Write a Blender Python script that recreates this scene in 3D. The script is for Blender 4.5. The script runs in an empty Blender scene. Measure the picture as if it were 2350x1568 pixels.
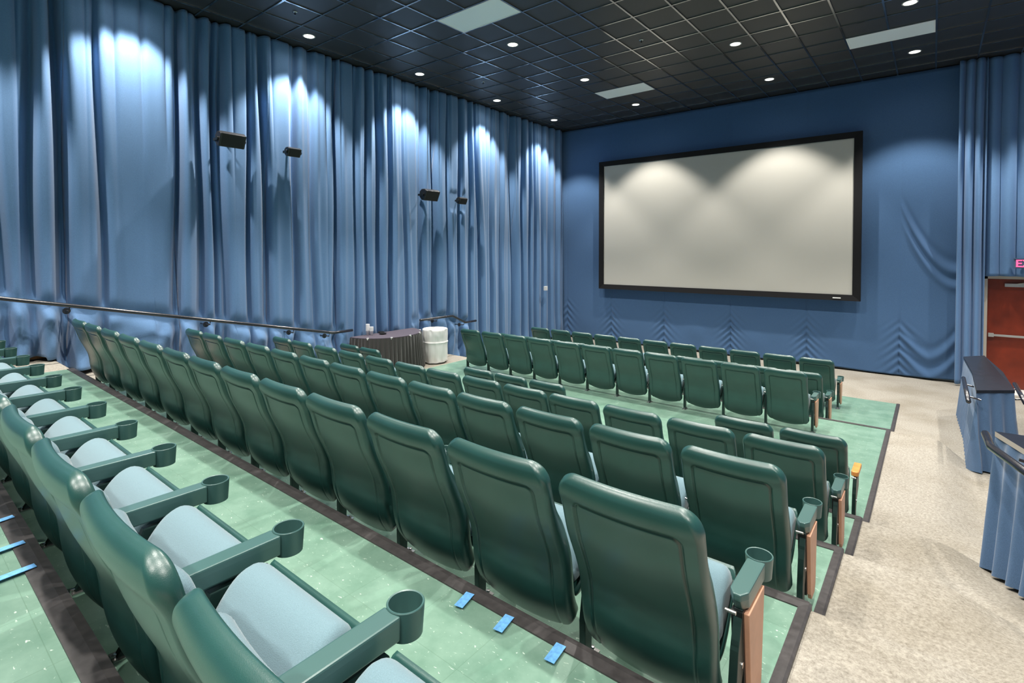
import bpy, bmesh, math, random
import numpy as np
from mathutils import Vector, Matrix

random.seed(7)
sc = bpy.context.scene
col = sc.collection
R = math.radians
CAMZ = 2.63            # camera height over the front floor; all z below are measured from that floor

# ------------------------------------------------------------------ materials
def new_mat(name):
    m = bpy.data.materials.new(name); m.use_nodes = True
    nt = m.node_tree
    return m, nt, nt.nodes['Principled BSDF']

def N(nt, typ, **kw):
    n = nt.nodes.new(typ)
    for k, v in kw.items():
        if k in n.inputs: n.inputs[k].default_value = v
        else: setattr(n, k, v)
    return n

def simple(name, colr, rough=.6, metal=0., spec=.5, noise=None, bump=None, sheen=0.):
    """colr linear rgb; noise=(scale, amount) varies brightness; bump=(scale, strength, distance)"""
    m, nt, b = new_mat(name)
    b.inputs['Base Color'].default_value = (*colr, 1)
    b.inputs['Roughness'].default_value = rough
    b.inputs['Metallic'].default_value = metal
    b.inputs['Specular IOR Level'].default_value = spec
    if sheen:
        b.inputs['Sheen Weight'].default_value = sheen
        b.inputs['Sheen Roughness'].default_value = .5
    tc = N(nt, 'ShaderNodeTexCoord')
    if noise:
        n = N(nt, 'ShaderNodeTexNoise', Scale=noise[0], Detail=4.)
        nt.links.new(tc.outputs['Object'], n.inputs['Vector'])
        r = N(nt, 'ShaderNodeValToRGB')
        lo = [max(0, c*(1-noise[1])) for c in colr]; hi = [min(1, c*(1+noise[1])) for c in colr]
        r.color_ramp.elements[0].position = .3; r.color_ramp.elements[0].color = (*lo, 1)
        r.color_ramp.elements[1].position = .7; r.color_ramp.elements[1].color = (*hi, 1)
        nt.links.new(n.outputs['Fac'], r.inputs['Fac'])
        nt.links.new(r.outputs['Color'], b.inputs['Base Color'])
    if bump:
        n2 = N(nt, 'ShaderNodeTexNoise', Scale=bump[0], Detail=3.)
        nt.links.new(tc.outputs['Object'], n2.inputs['Vector'])
        bp = N(nt, 'ShaderNodeBump', Strength=bump[1], Distance=bump[2])
        nt.links.new(n2.outputs['Fac'], bp.inputs['Height'])
        nt.links.new(bp.outputs['Normal'], b.inputs['Normal'])
    return m

def emit(name, colr, strength):
    m, nt, b = new_mat(name)
    b.inputs['Base Color'].default_value = (*colr, 1)
    b.inputs['Emission Color'].default_value = (*colr, 1)
    b.inputs['Emission Strength'].default_value = strength
    return m

M = {}
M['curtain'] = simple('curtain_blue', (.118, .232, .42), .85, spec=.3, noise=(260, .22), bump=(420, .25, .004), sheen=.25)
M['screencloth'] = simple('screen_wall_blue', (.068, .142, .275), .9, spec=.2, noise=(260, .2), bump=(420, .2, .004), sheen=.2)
M['skirtblue'] = simple('skirt_blue', (.085, .165, .300), .7, spec=.35, noise=(260, .2), sheen=.25)
M['plastic'] = simple('green_plastic', (.017, .072, .062), .34, spec=.65, noise=(6, .12), bump=(520, .18, .0016))
pb = M['plastic'].node_tree.nodes['Principled BSDF']; pb.inputs['Coat Weight'].default_value = .35; pb.inputs['Coat Roughness'].default_value = .32
M['armplastic'] = simple('arm_plastic', (.042, .108, .100), .40, spec=.5, bump=(600, .12, .001))
ab = M['armplastic'].node_tree.nodes['Principled BSDF']; ab.inputs['Coat Weight'].default_value = .45; ab.inputs['Coat Roughness'].default_value = .3
M['seatfabric'] = simple('seat_fabric', (.145, .235, .270), .85, spec=.25, noise=(520, .13), bump=(430, .3, .003), sheen=.3)
M['blackmetal'] = simple('black_metal', (.010, .012, .012), .35, spec=.5)
M['darkgreen'] = simple('dark_green_metal', (.010, .030, .026), .4, spec=.5)
M['chrome'] = simple('bright_bolt', (.62, .62, .60), .25, metal=.9)
M['wood'] = simple('end_wood', (.62, .335, .215), .5, noise=(9, .10), bump=(60, .1, .002))
M['orangewood'] = simple('orange_wood', (.66, .26, .06), .4, noise=(14, .2))
M['rubber'] = simple('black_rubber', (.050, .046, .046), .45, spec=.4, noise=(30, .25))
M['tape'] = simple('blue_tape', (.16, .44, .86), .6, noise=(60, .25))
M['blackcap'] = simple('black_laminate', (.012, .013, .018), .33, noise=(14, .3), bump=(30, .05, .002))
M['capedge'] = simple('cap_edge', (.55, .5, .42), .5)
M['rail'] = simple('rail_black', (.018, .019, .026), .25, spec=.9)
M['speaker'] = simple('speaker_black', (.011, .011, .012), .40, noise=(40, .2))
M['grille'] = simple('speaker_grille', (.006, .006, .006), .6, bump=(900, .4, .002))
M['white'] = simple('white_plastic', (.80, .80, .78), .5)
M['cup'] = simple('white_cup', (.85, .85, .85), .45)
M['bag'] = simple('white_bag', (.88, .87, .85), .45, bump=(5, .35, .02))
M['binorange'] = simple('bin_rim', (.55, .20, .06), .5)
M['tabletop'] = simple('table_cloth', (.085, .072, .095), .7, noise=(40, .12))
M['blackskirt'] = simple('black_skirt', (.045, .041, .039), .6, spec=.4, noise=(200, .3), sheen=.3)
M['plate'] = simple('black_plate', (.008, .008, .008), .4)
M['frameblack'] = simple('screen_frame_black', (.010, .010, .011), .75, spec=.2)
M['screen'] = simple('projection_screen', (.51, .495, .44), .75, spec=.25)
M['doorred'] = simple('door_red', (.20, .025, .008), .35, noise=(3, .25))
M['cream'] = simple('cream_paint', (.66, .58, .47), .55)
M['alu'] = simple('aluminium', (.55, .55, .52), .35, metal=.6)
M['ceil'] = simple('ceiling_tile', (.024, .024, .023), .45, spec=.6, noise=(220, .3), bump=(180, .4, .004))
M['tee'] = simple('ceiling_tee', (.03, .03, .03), .12)
M['tee'].node_tree.nodes['Principled BSDF'].inputs['IOR'].default_value = 4.5
M['diffuser'] = simple('troffer_diffuser', (.80, .85, .86), .35)
M['trimring'] = simple('downlight_trim', (.55, .55, .53), .4)
M['lens'] = emit('downlight_lens', (1., .93, .82), 9.)
M['exitred'] = emit('exit_red', (1., .10, .26), 1.3)
M['exitbody'] = simple('exit_body', (.10, .16, .26), .25)
M['baseboard'] = simple('baseboard_wood', (.42, .22, .08), .45, noise=(12, .25))
M['plaster'] = simple('dark_wall', (.05, .08, .14), .8)

# beige carpet
m, nt, b = new_mat('carpet_beige'); M['carpet'] = m
b.inputs['Roughness'].default_value = .95; b.inputs['Specular IOR Level'].default_value = .1
tc = N(nt, 'ShaderNodeTexCoord')
n1 = N(nt, 'ShaderNodeTexNoise', Scale=55., Detail=6., Roughness=.8); nt.links.new(tc.outputs['Object'], n1.inputs['Vector'])
n2 = N(nt, 'ShaderNodeTexNoise', Scale=1.6, Detail=3.); nt.links.new(tc.outputs['Object'], n2.inputs['Vector'])
r1 = N(nt, 'ShaderNodeValToRGB'); r1.color_ramp.elements[0].position = .33; r1.color_ramp.elements[0].color = (.235, .215, .178, 1)
r1.color_ramp.elements[1].position = .62; r1.color_ramp.elements[1].color = (.46, .43, .37, 1)
r2 = N(nt, 'ShaderNodeValToRGB'); r2.color_ramp.elements[0].position = .3; r2.color_ramp.elements[0].color = (.80, .78, .74, 1)
r2.color_ramp.elements[1].position = .6; r2.color_ramp.elements[1].color = (1, 1, 1, 1)
mx = N(nt, 'ShaderNodeMixRGB', blend_type='MULTIPLY', Fac=1.)
nt.links.new(n1.outputs['Fac'], r1.inputs['Fac']); nt.links.new(n2.outputs['Fac'], r2.inputs['Fac'])
nt.links.new(r1.outputs['Color'], mx.inputs['Color1']); nt.links.new(r2.outputs['Color'], mx.inputs['Color2'])
nt.links.new(mx.outputs['Color'], b.inputs['Base Color'])
bp = N(nt, 'ShaderNodeBump', Strength=.6, Distance=.012); nt.links.new(n1.outputs['Fac'], bp.inputs['Height']); nt.links.new(bp.outputs['Normal'], b.inputs['Normal'])

# green vinyl tile: mottled, flecked with white, faint tile seams
m, nt, b = new_mat('vinyl_green'); M['vinyl'] = m
b.inputs['Roughness'].default_value = .34; b.inputs['Specular IOR Level'].default_value = .45
tc = N(nt, 'ShaderNodeTexCoord')
n1 = N(nt, 'ShaderNodeTexNoise', Scale=5., Detail=5., Roughness=.65); nt.links.new(tc.outputs['Object'], n1.inputs['Vector'])
r1 = N(nt, 'ShaderNodeValToRGB'); r1.color_ramp.elements[0].position = .3; r1.color_ramp.elements[0].color = (.122, .232, .172, 1)
r1.color_ramp.elements[1].position = .72; r1.color_ramp.elements[1].color = (.215, .345, .272, 1)
nt.links.new(n1.outputs['Fac'], r1.inputs['Fac'])
mp = N(nt, 'ShaderNodeMapping'); mp.inputs['Rotation'].default_value = (0, 0, R(38)); mp.inputs['Scale'].default_value = (38, 85, 38)
nt.links.new(tc.outputs['Object'], mp.inputs['Vector'])
n3 = N(nt, 'ShaderNodeTexNoise', Scale=1., Detail=2.5, Roughness=.55, Distortion=.6); nt.links.new(mp.outputs['Vector'], n3.inputs['Vector'])
r3 = N(nt, 'ShaderNodeValToRGB'); r3.color_ramp.elements[0].position = .662; r3.color_ramp.elements[0].color = (0, 0, 0, 1)
r3.color_ramp.elements[1].position = .74; r3.color_ramp.elements[1].color = (.75, .75, .75, 1)
nt.links.new(n3.outputs['Fac'], r3.inputs['Fac'])
mx = N(nt, 'ShaderNodeMixRGB', blend_type='MIX'); mx.inputs['Color2'].default_value = (.66, .78, .68, 1)
nt.links.new(r3.outputs['Color'], mx.inputs['Fac']); nt.links.new(r1.outputs['Color'], mx.inputs['Color1'])
br = N(nt, 'ShaderNodeTexBrick', Scale=1.); br.offset = 0.; br.squash = 1.
br.inputs['Mortar Size'].default_value = .0012; br.inputs['Brick Width'].default_value = .3048; br.inputs['Row Height'].default_value = .3048
br.inputs['Color1'].default_value = (1, 1, 1, 1); br.inputs['Color2'].default_value = (.93, .95, .93, 1); br.inputs['Mortar'].default_value = (.76, .8, .76, 1)
nt.links.new(tc.outputs['Object'], br.inputs['Vector'])
mx2 = N(nt, 'ShaderNodeMixRGB', blend_type='MULTIPLY', Fac=1.)
nt.links.new(mx.outputs['Color'], mx2.inputs['Color1']); nt.links.new(br.outputs['Color'], mx2.inputs['Color2'])
nt.links.new(mx2.outputs['Color'], b.inputs['Base Color'])

# ------------------------------------------------------------------ mesh helpers
def link(name, me, mat, parent=None, smooth=False, mats=None):
    o = bpy.data.objects.new(name, me); col.objects.link(o)
    for mm in (mats or [mat]): me.materials.append(mm)
    if smooth:
        for p in me.polygons: p.use_smooth = True
    if parent is not None: o.parent = parent
    return o

def mesh(name, verts, faces):
    me = bpy.data.meshes.new(name); me.from_pydata([tuple(v) for v in verts], [], faces); me.update()
    bm = bmesh.new(); bm.from_mesh(me); bmesh.ops.recalc_face_normals(bm, faces=bm.faces); bm.to_mesh(me); bm.free()
    return me

class MB:
    def __init__(s): s.v = []; s.f = []
    def add(s, vs, fs):
        k = len(s.v); s.v += [tuple(v) for v in vs]; s.f += [tuple(i+k for i in f) for f in fs]
    def box(s, x0, x1, y0, y1, z0, z1):
        s.add([(x0,y0,z0),(x1,y0,z0),(x1,y1,z0),(x0,y1,z0),(x0,y0,z1),(x1,y0,z1),(x1,y1,z1),(x0,y1,z1)],
              [(0,3,2,1),(4,5,6,7),(0,1,5,4),(1,2,6,5),(2,3,7,6),(3,0,4,7)])
    def prism(s, pts, axis, a, b):
        """extrude polygon pts (2d) along axis from a to b"""
        n = len(pts)
        def P(p, t):
            if axis == 'x': return (t, p[0], p[1])
            if axis == 'y': return (p[0], t, p[1])
            return (p[0], p[1], t)
        s.add([P(p, a) for p in pts] + [P(p, b) for p in pts],
              [tuple(range(n))[::-1], tuple(range(n, 2*n))] + [(i, (i+1) % n, n+(i+1) % n, n+i) for i in range(n)])
    def lathe(s, prof, c=(0,0,0), n=32, close=False):
        vs = []; fs = []
        for r, z in prof:
            for i in range(n):
                a = 2*math.pi*i/n; vs.append((c[0]+r*math.cos(a), c[1]+r*math.sin(a), c[2]+z))
        m_ = len(prof)
        for j in range(m_-1):
            for i in range(n):
                fs.append((j*n+i, j*n+(i+1) % n, (j+1)*n+(i+1) % n, (j+1)*n+i))
        if not close:
            fs.append(tuple(range(n))[::-1]); fs.append(tuple(range((m_-1)*n, m_*n)))
        else:
            for i in range(n): fs.append(((m_-1)*n+i, (m_-1)*n+(i+1) % n, (i+1) % n, i))
        s.add(vs, fs)
    def tube(s, pts, r, n=12):
        pts = [Vector(p) for p in pts]; vs = []; fs = []
        for k, p in enumerate(pts):
            if k == 0: d = pts[1]-p
            elif k == len(pts)-1: d = p-pts[k-1]
            else: d = (pts[k+1]-p).normalized() + (p-pts[k-1]).normalized()
            d.normalize()
            up = Vector((0,0,1)) if abs(d.z) < .9 else Vector((1,0,0))
            a = d.cross(up).normalized(); b_ = d.cross(a).normalized()
            sc_ = 1.
            if 0 < k < len(pts)-1:
                c = d.dot((p-pts[k-1]).normalized()); sc_ = 1/max(.5, c)
            for i in range(n):
                t = 2*math.pi*i/n; vs.append(p + (a*math.cos(t)+b_*math.sin(t))*r*(sc_ if False else 1))
        for k in range(len(pts)-1):
            for i in range(n): fs.append((k*n+i, k*n+(i+1) % n, (k+1)*n+(i+1) % n, (k+1)*n+i))
        fs.append(tuple(range(n))[::-1]); fs.append(tuple(range((len(pts)-1)*n, len(pts)*n)))
        s.add(vs, fs)
    def build(s, name, mat, parent=None, smooth=False, bevel=0, mats=None, auto=None):
        o = link(name, mesh(name, s.v, s.f), mat, parent, smooth, mats)
        if bevel:
            bm = bmesh.new(); bm.from_mesh(o.data)
            es = [e for e in bm.edges if len(e.link_faces) == 2 and e.calc_face_angle(0) > .5]
            bmesh.ops.bevel(bm, geom=es, offset=bevel, segments=2, affect='EDGES', profile=.6)
            bm.to_mesh(o.data); bm.free()
        if auto is not None:
            bm = bmesh.new(); bm.from_mesh(o.data)
            for f in bm.faces: f.smooth = True
            for e in bm.edges:
                if len(e.link_faces) == 2 and e.calc_face_angle(0) > R(auto): e.smooth = False
            bm.to_mesh(o.data); bm.free()
        return o

def empty(name, loc, rz=0):
    o = bpy.data.objects.new(name, None); col.objects.link(o); o.location = loc; o.rotation_euler = (0,0,rz)
    o.empty_display_size = .1
    return o
def tag(o, label, cat, group=None, kind=None):
    o['label'] = label; o['category'] = cat
    if group: o['group'] = group
    if kind: o['kind'] = kind
    return o
def struct(o, label=None, cat=None):
    o['kind'] = 'structure'
    if label: o['label'] = label; o['category'] = cat or 'room'
    return o

def smoothstep(a, b, x):
    t = np.clip((x-a)/(b-a), 0, 1); return t*t*(3-2*t)

_rs = np.random.RandomState(3)
_tab = _rs.rand(4096)
def vnoise(x):
    x = np.asarray(x, float); i = np.floor(x).astype(int); f = x-i; f = f*f*(3-2*f)
    return _tab[i % 4096]*(1-f) + _tab[(i+1) % 4096]*f - .5
_tab2 = _rs.rand(256, 256)
def vnoise2(x, y):
    x = np.asarray(x, float); y = np.asarray(y, float)
    i = np.floor(x).astype(int); j = np.floor(y).astype(int); f = x-i; g = y-j
    f = f*f*(3-2*f); g = g*g*(3-2*g)
    t = lambda a, b_: _tab2[a % 256, b_ % 256]
    return (t(i,j)*(1-f)+t(i+1,j)*f)*(1-g) + (t(i,j+1)*(1-f)+t(i+1,j+1)*f)*g - .5

def grid_mesh(name, P):
    """P: array (nu, nv, 3)"""
    nu, nv = P.shape[:2]
    me = bpy.data.meshes.new(name)
    idx = np.arange(nu*nv).reshape(nu, nv)
    f = np.stack([idx[:-1,:-1], idx[1:,:-1], idx[1:,1:], idx[:-1,1:]], -1).reshape(-1, 4)
    me.from_pydata(P.reshape(-1, 3).tolist(), [], f.tolist()); me.update()
    return me

# ------------------------------------------------------------------ levels
RIGHT = -.42; LEFT = -7.95
TIERS = [  # front edge Y, back edge Y, top z
    (11.0, 8.51, .008), (8.51, 4.92, .245), (4.92, 3.79, .51), (3.79, 2.67, .77),
    (2.67, 1.56, 1.02), (1.56, .39, 1.235), (.39, -4.9, 1.52)]
CEIL = 6.23
XW0, XW1, YW0, YW1 = -9.05, 3.6, -4.95, 13.62

def floor_at(y):
    for a, b_, z in TIERS:
        if b_ <= y < a: return z
    return 0.

# floor: carpeted slab
o = MB(); o.box(XW0, XW1, YW0, YW1+.6, -.12, 0.)
struct(o.build('floor', M['carpet']))

tier_names = ['front flat', 'cross aisle', 'fifth row', 'sixth row', 'seventh row', 'eighth row', 'rear']
for i, (a, b_, z) in enumerate(TIERS):
    z0 = .001
    t = MB(); t.box(LEFT, RIGHT, b_, a, z0, z)
    o = t.build('floor_tier', M['vinyl'], mats=[M['vinyl'], M['rubber']])
    for p in o.data.polygons:
        if abs(p.normal.z) < .5: p.material_index = 1
    struct(o)
    # rubber nosing: along the front edge (tiers two and up) and down the right side
    n = MB()
    if 0 < i:
        w = .055
        n.prism([(a-w, z-.002), (a-w, z+.006), (a-.012, z+.009), (a+.014, z+.004), (a+.014, z-.04), (a-.001, z-.04)], 'x', LEFT, RIGHT+.001)
    n.prism([(RIGHT-.034, z-.002), (RIGHT-.034, z+.006), (RIGHT+.004, z+.009), (RIGHT+.014, z+.003), (RIGHT+.014, z-.10 if i else 0.0)], 'y', b_+.02, a-.002)
    struct(n.build('trim_%d' % (i+1), M['rubber'], bevel=0))

# carpeted aisle steps, right: flat treads beside the tiers, a ramp along the half wall
RY = [YW0, .5, 1.0, 5.55, 6.0, 6.9, 8.0]; RZ = [1.5, 1.5, 1.30, .235, .15, .03, .001]
ramp_z = lambda y: float(np.interp(y, RY, RZ))
def tread_z(y):
    z = 0.
    for (a, b_, zt), prev in zip(TIERS[1:], [0.]+[t_[2]-.012 for t_ in TIERS[1:]]):
        f = float(smoothstep(a+.004, a-.022, y)); z = z + (zt-.012-max(0, prev))*f
    return z
ay = [YW0]
for a, b_, z in TIERS[1:][::-1]:
    ay += list(np.linspace(a-.06, a+.02, 22)) + list(np.linspace(a+.08, a+1.0, 9))
ay = sorted(y for y in set(ay+[8.9]) if YW0 <= y <= 8.9)
ax = [RIGHT+.002, -.3, -.15, 0.]+list(np.linspace(.02, .42, 17))+[.55, .8, 1.1, 1.6]
P = np.zeros((len(ax), len(ay), 3))
for i, x in enumerate(ax):
    for j, y in enumerate(ay):
        t = float(smoothstep(.02, .42, x)); P[i, j] = (x, y, max(.0015, tread_z(y)*(1-t)+ramp_z(y)*t))
o = link('floor_aisle', grid_mesh('floor_aisle', P), M['carpet'], None, True)
struct(o)
# left aisle steps
o = MB()
for a, b_, z in TIERS[1:]:
    o.box(XW0, LEFT, b_, a-.01, 0., z-.012)
struct(o.build('floor_left_steps', M['carpet'], bevel=0))

# walls behind the drapes, back and right walls
o = MB(); o.box(XW0-.12, XW0, YW0, YW1, 0, CEIL); struct(o.build('wall_left', M['plaster']))
o = MB(); o.box(XW0, .79, YW1, YW1+.12, 0, CEIL); o.box(1.80, XW1, YW1, YW1+.12, 0, CEIL); o.box(.79, 1.80, YW1, YW1+.12, 2.12, CEIL)
struct(o.build('wall_front', M['cream']))
o = MB(); o.box(XW1, XW1+.12, YW0, YW1, 0, CEIL); struct(o.build('wall_right', M['curtain']))
o = MB(); o.box(XW0, XW1, YW0-.12, YW0, 0, CEIL); struct(o.build('wall_back', M['curtain']))
o = MB()
for a, b_, z in TIERS:
    o.box(XW0, XW0+.03, b_, a, z, z+.10)
struct(o.build('baseboard_left', M['baseboard']))

# ------------------------------------------------------------------ ceiling
o = MB(); o.box(XW0-.1, XW1+.1, YW0-.1, YW1+.1, CEIL+.012, CEIL+.10)
struct(o.build('ceiling', M['ceil']))
T = .6096; GX, GY = -3.664, 7.5498
o = MB()
tw = .013
x = GX - 9*T
while x < XW1:
    if x > XW0:
        cutsy = sorted((GY+b_*T, GY+(b_+1)*T) for a_, b_ in ((-4, -3), (-4, 5), (4, 5)) if abs(x-(GX+(a_+1)*T)) < .1)
        y0_ = YW0
        for c0, c1 in cutsy: o.box(x-tw, x+tw, y0_, c0, CEIL-.004, CEIL+.02); y0_ = c1
        o.box(x-tw, x+tw, y0_, YW1, CEIL-.004, CEIL+.02)
    x += T
y = GY - 21*T
while y < YW1:
    if y > YW0: o.box(XW0, XW1, y-tw, y+tw, CEIL-.003, CEIL+.02)
    y += T
struct(o.build('ceiling_grid', M['tee']))

# troffers
def troffer(ix, iy, label):
    x0 = GX+ix*T; y0 = GY+iy*T
    root = empty('ceiling_light_panel', (x0+T, y0+T/2, CEIL))
    f = MB(); w = .02
    f.box(-T+.013, T-.013, -T/2+.013, -T/2+.013+w, -.006, .012); f.box(-T+.013, T-.013, T/2-.013-w, T/2-.013, -.006, .012)
    f.box(-T+.013, -T+.013+w, -T/2+.013+w, T/2-.013-w, -.006, .012); f.box(T-.013-w, T-.013, -T/2+.013+w, T/2-.013-w, -.006, .012)
    f.build('frame', M['white'], root)
    d = MB(); d.box(-T+.033, T-.033, -T/2+.033, T/2-.033, -.001, .012); d.build('diffuser', M['diffuser'], root)
    tag(root, label, 'ceiling light', 'unlit white ceiling panels')
troffer(-4, -3, 'unlit white ceiling panel near the top edge, the largest in view')
troffer(-4, 5, 'unlit white ceiling panel above the left end of the screen')
troffer(4, 5, 'unlit white ceiling panel toward the right, farthest from the left curtains')

# downlights
LX = [(-8, 'beside the left curtain wall'), (-4, 'in second line from left curtains'), (1, 'in third line from left curtains'), (5, 'in the rightmost line')]
LY = [(7, 'nearest the screen'), (3, 'second from the screen wall'), (-1, 'third from the screen wall'), (-5, 'fourth from the screen wall')]
proto_dl = None
def lights_at(x, y):
    l = bpy.data.lights.new('downlight_beam', 'SPOT'); l.energy = 520; l.spot_size = R(93); l.spot_blend = .40; l.shadow_soft_size = .055
    l.color = (1., .955, .89)
    lo = bpy.data.objects.new('downlight_beam', l); col.objects.link(lo); lo.location = (x, y, CEIL-.03)
    l2 = bpy.data.lights.new('downlight_spill', 'SPOT'); l2.energy = 9; l2.spot_size = R(168); l2.spot_blend = .6; l2.shadow_soft_size = .07
    l2.color = (1., .95, .88)
    lo2 = bpy.data.objects.new('downlight_spill', l2); col.objects.link(lo2); lo2.location = (x, y, CEIL-.035)
for ix, lx in LX:
    for iy, ly in LY:
        x = GX+(ix+.5)*T; y = GY+(iy+.5)*T
        lights_at(x, y)
        if (ix >= 1 and iy <= -1 and not (ix == 1 and iy == -1)) : continue
        root = empty('downlight', (x, y, CEIL+.012))
        if proto_dl is None:
            r_ = MB(); r_.lathe([(.082, 0.), (.100, 0.), (.102, -.004), (.094, -.009), (.082, -.006)], n=40, close=True)
            ring = r_.build('trim_ring', M['trimring'], root, smooth=True)
            d_ = MB(); d_.lathe([(.081, -.001), (.081, -.003)], n=40); lens = d_.build('lens', M['lens'], root)
            proto_dl = (ring, lens)
        else:
            for q in proto_dl:
                c = q.copy(); c.parent = root; col.objects.link(c)
        tag(root, 'round lit downlight ' + lx + ', ' + ly, 'downlight', 'recessed round downlights')
for x, y in [(-8.236, 2.37), (-8.236, -.07), (-5.797, 2.37), (-5.797, -.07), (-2.75, 2.37), (-2.75, -.07), (-.312, 2.37), (-.312, -.07), (-5.797, -2.5), (-2.75, -2.5), (-.312, -2.5), (-8.236, -2.5),
             (2.13, 12.12), (2.13, 9.683), (2.13, 4.806), (2.13, 0.)]:
    lights_at(x, y)

# sprinkler heads
sp = None
for (x, y), lab in [((-3.96, 8.49), 'small sprinkler head in a ceiling tile between the bright grid lines'), ((-7.58, 4.2), 'small sprinkler head near the top left of the ceiling'),
                    ((-7.575, 8.45), 'small sprinkler head in the dark tiles beside the left curtains')]:
    root = empty('sprinkler_head', (x, y, CEIL+.012))
    if sp is None:
        a = MB(); a.lathe([(.0005, 0), (.04, 0), (.038, -.006), (.0005, -.008)], n=20); e1 = a.build('escutcheon', M['chrome'], root, smooth=True)
        a = MB(); a.lathe([(.0005, -.004), (.010, -.006), (.008, -.04), (.022, -.042), (.022, -.046), (.0005, -.048)], n=16); e2 = a.build('nozzle', M['blackmetal'], root)
        sp = (e1, e2)
    else:
        for q in sp:
            c = q.copy(); c.parent = root; col.objects.link(c)
    tag(root, lab, 'sprinkler', 'ceiling sprinkler heads')

# ------------------------------------------------------------------ left drapes
def rail_z(y):
    """top line of the hand rail over the front floor (None where there is none)"""
    if y < 5.38: return 2.63-.55-.2168*(y-1.019)
    if y < 5.78: return 1.135
    if 7.45 < y < 8.41: return 1.147
    if 8.41 <= y < 8.835: return 1.147-(y-8.41)*.459
    if 8.835 <= y < 9.2: return .953
    return None
MAJ = [(-3.2, .10, .06, .02), (-1.9, .1, .05, 0), (-.6, .1, .06, .02), (.35, .09, .05, -.02), (1.10, .11, .07, .02), (1.385, .13, .055, .0), (1.70, .17, .050, .015), (2.085, .09, .040, .01), (3.0, .15, .045, -.012),
       (3.34, .12, .050, .0), (3.53, .10, .030, .0), (3.66, .12, .050, .01), (4.06, .10, .030, .0), (4.36, .12, .045, .02), (4.86, .11, .04, .0), (5.20, .06, .03, .01), (5.68, .12, .045, .0), (6.10, .06, .03, -.01), (6.36, .07, .03, 0), (6.65, .11, .04, .01),
       (6.92, .12, .04, .0), (7.35, .06, .03, .02), (7.8, .10, .04, .0), (8.19, .13, .05, .01), (8.55, .08, .03, .0), (8.95, .10, .045, .0), (9.3, .06, .03, 0), (9.66, .11, .04, .04), (10.1, .08, .04, .0), (10.5, .07, .03, 0),
       (11.05, .12, .06, .02), (11.4, .09, .05, .0), (11.75, .08, .04, 0), (12.05, .09, .045, .01), (12.4, .07, .04, 0), (12.75, .09, .045, 0), (13.1, .08, .04, 0)]
def drape(y, z, base=0.):
    """offset of the cloth into the room"""
    t = np.clip(z/CEIL, 0, 1)
    d =   .105 + .075*vnoise(y*2.6+7) + .04*vnoise(y*6.1+3+.25*vnoise(z*.7)) + .012*vnoise2(y*9, z*.8)
    # pinch pleats at the heading
    ph = y/.318 + .35*vnoise(y*.9+11)
    top = smoothstep(3.2, 6.1, z)
    v = 1-np.abs(np.sin(np.pi*ph))
    gate = .3+.7*(smoothstep(3.0, 3.4, y)+smoothstep(1.7, 1.4, y)); d = d - (.030*gate*(.6+vnoise(y*1.7+2))+.062*top)*v**3.0
    wt = 1-.35*smoothstep(5.0, 6.2, z)
    for c, dep, w, sl in MAJ:
        cc = c + sl*(2.0-z) + .02*np.sin(z*1.3+c*5)
        ww = w*(1+.35*(1-t))
        k = (y-cc)/ww
        k = np.where(k > 0, k*1.7, k*.62)
        d = d - 1.55*dep*wt*np.exp(-k*k)
        d = d + .035*np.exp(-((y-cc-2.1*ww)/(1.3*ww))**2)
    return np.maximum(d, -.145)
CX = -8.88
def left_panel(y0, y1, name, label):
    ny = max(12, int((y1-y0)/.012)); nz = 120
    ys = np.linspace(y0, y1, ny)
    tz = np.linspace(0, 1, nz)
    P = np.zeros((ny, nz, 3))
    for i, y in enumerate(ys):
        zf = floor_at(y)
        # smooth the hem across the steps a little
        zb = np.mean([floor_at(y+q) for q in (-.10, -.05, 0, .05, .10)])
        hem = zb + .045 + .02*vnoise(y*3.3+40)
        if hem < zf+.012: hem = zf+.012
        z = CEIL-.004 - (CEIL-.004-hem)*tz
        rz = rail_z(y)
        d = drape(np.full(nz, y), z)
        if rz is not None:
            g = np.exp(-((z-rz+.03)/.09)**2)
            d = d*(1-.8*g) + .01*g
            below = smoothstep(rz+.02, rz-.25, z)
            d = d + below*(.17*vnoise2(np.full(nz, y*3.0+5), z*2.3+y*1.2) + .10*vnoise2(np.full(nz, y*6.5+35), z*4.5-y*2.2) + .04)
            # the rail holds the cloth: keep it behind the tube
            near = np.exp(-((z-rz)/.16)**2)
            d = np.minimum(d, .235 - .07*near)
        else:
            below = smoothstep(.9, .1, z-zf)
            d = d + below*(.06*vnoise2(np.full(nz, y*4.0+5), z*2.6+y*1.2))
        d = np.clip(d, -.15, .26)
        for sy, sz in ((3.65, 4.35), (4.68, 4.315), (7.78, 3.833), (8.80, 3.785)):
            if abs(y-sy) < .5: d = np.minimum(d, .13+.4*np.clip(np.maximum(abs(y-sy)-.25, np.abs(z-sz)-.2), 0, 1))
        if 5.7 < y < 7.9: d = np.where(z < 1.15, np.minimum(d, .10+.2*smoothstep(.95, 1.15, z)), d)
        P[i, :, 0] = CX + d; P[i, :, 1] = y; P[i, :, 2] = z
    o = link(name, grid_mesh(name, P), M['curtain'], None, True)
    sm = o.modifiers.new('thick', 'SOLIDIFY'); sm.thickness = .006; sm.offset = -1
    tag(o, label, 'curtain', 'blue drapes along the left wall')
cuts = [-3.2, 1.70, 3.0, 4.36, 5.68, 6.92, 8.19, 9.66, 11.05, 13.42]
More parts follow.
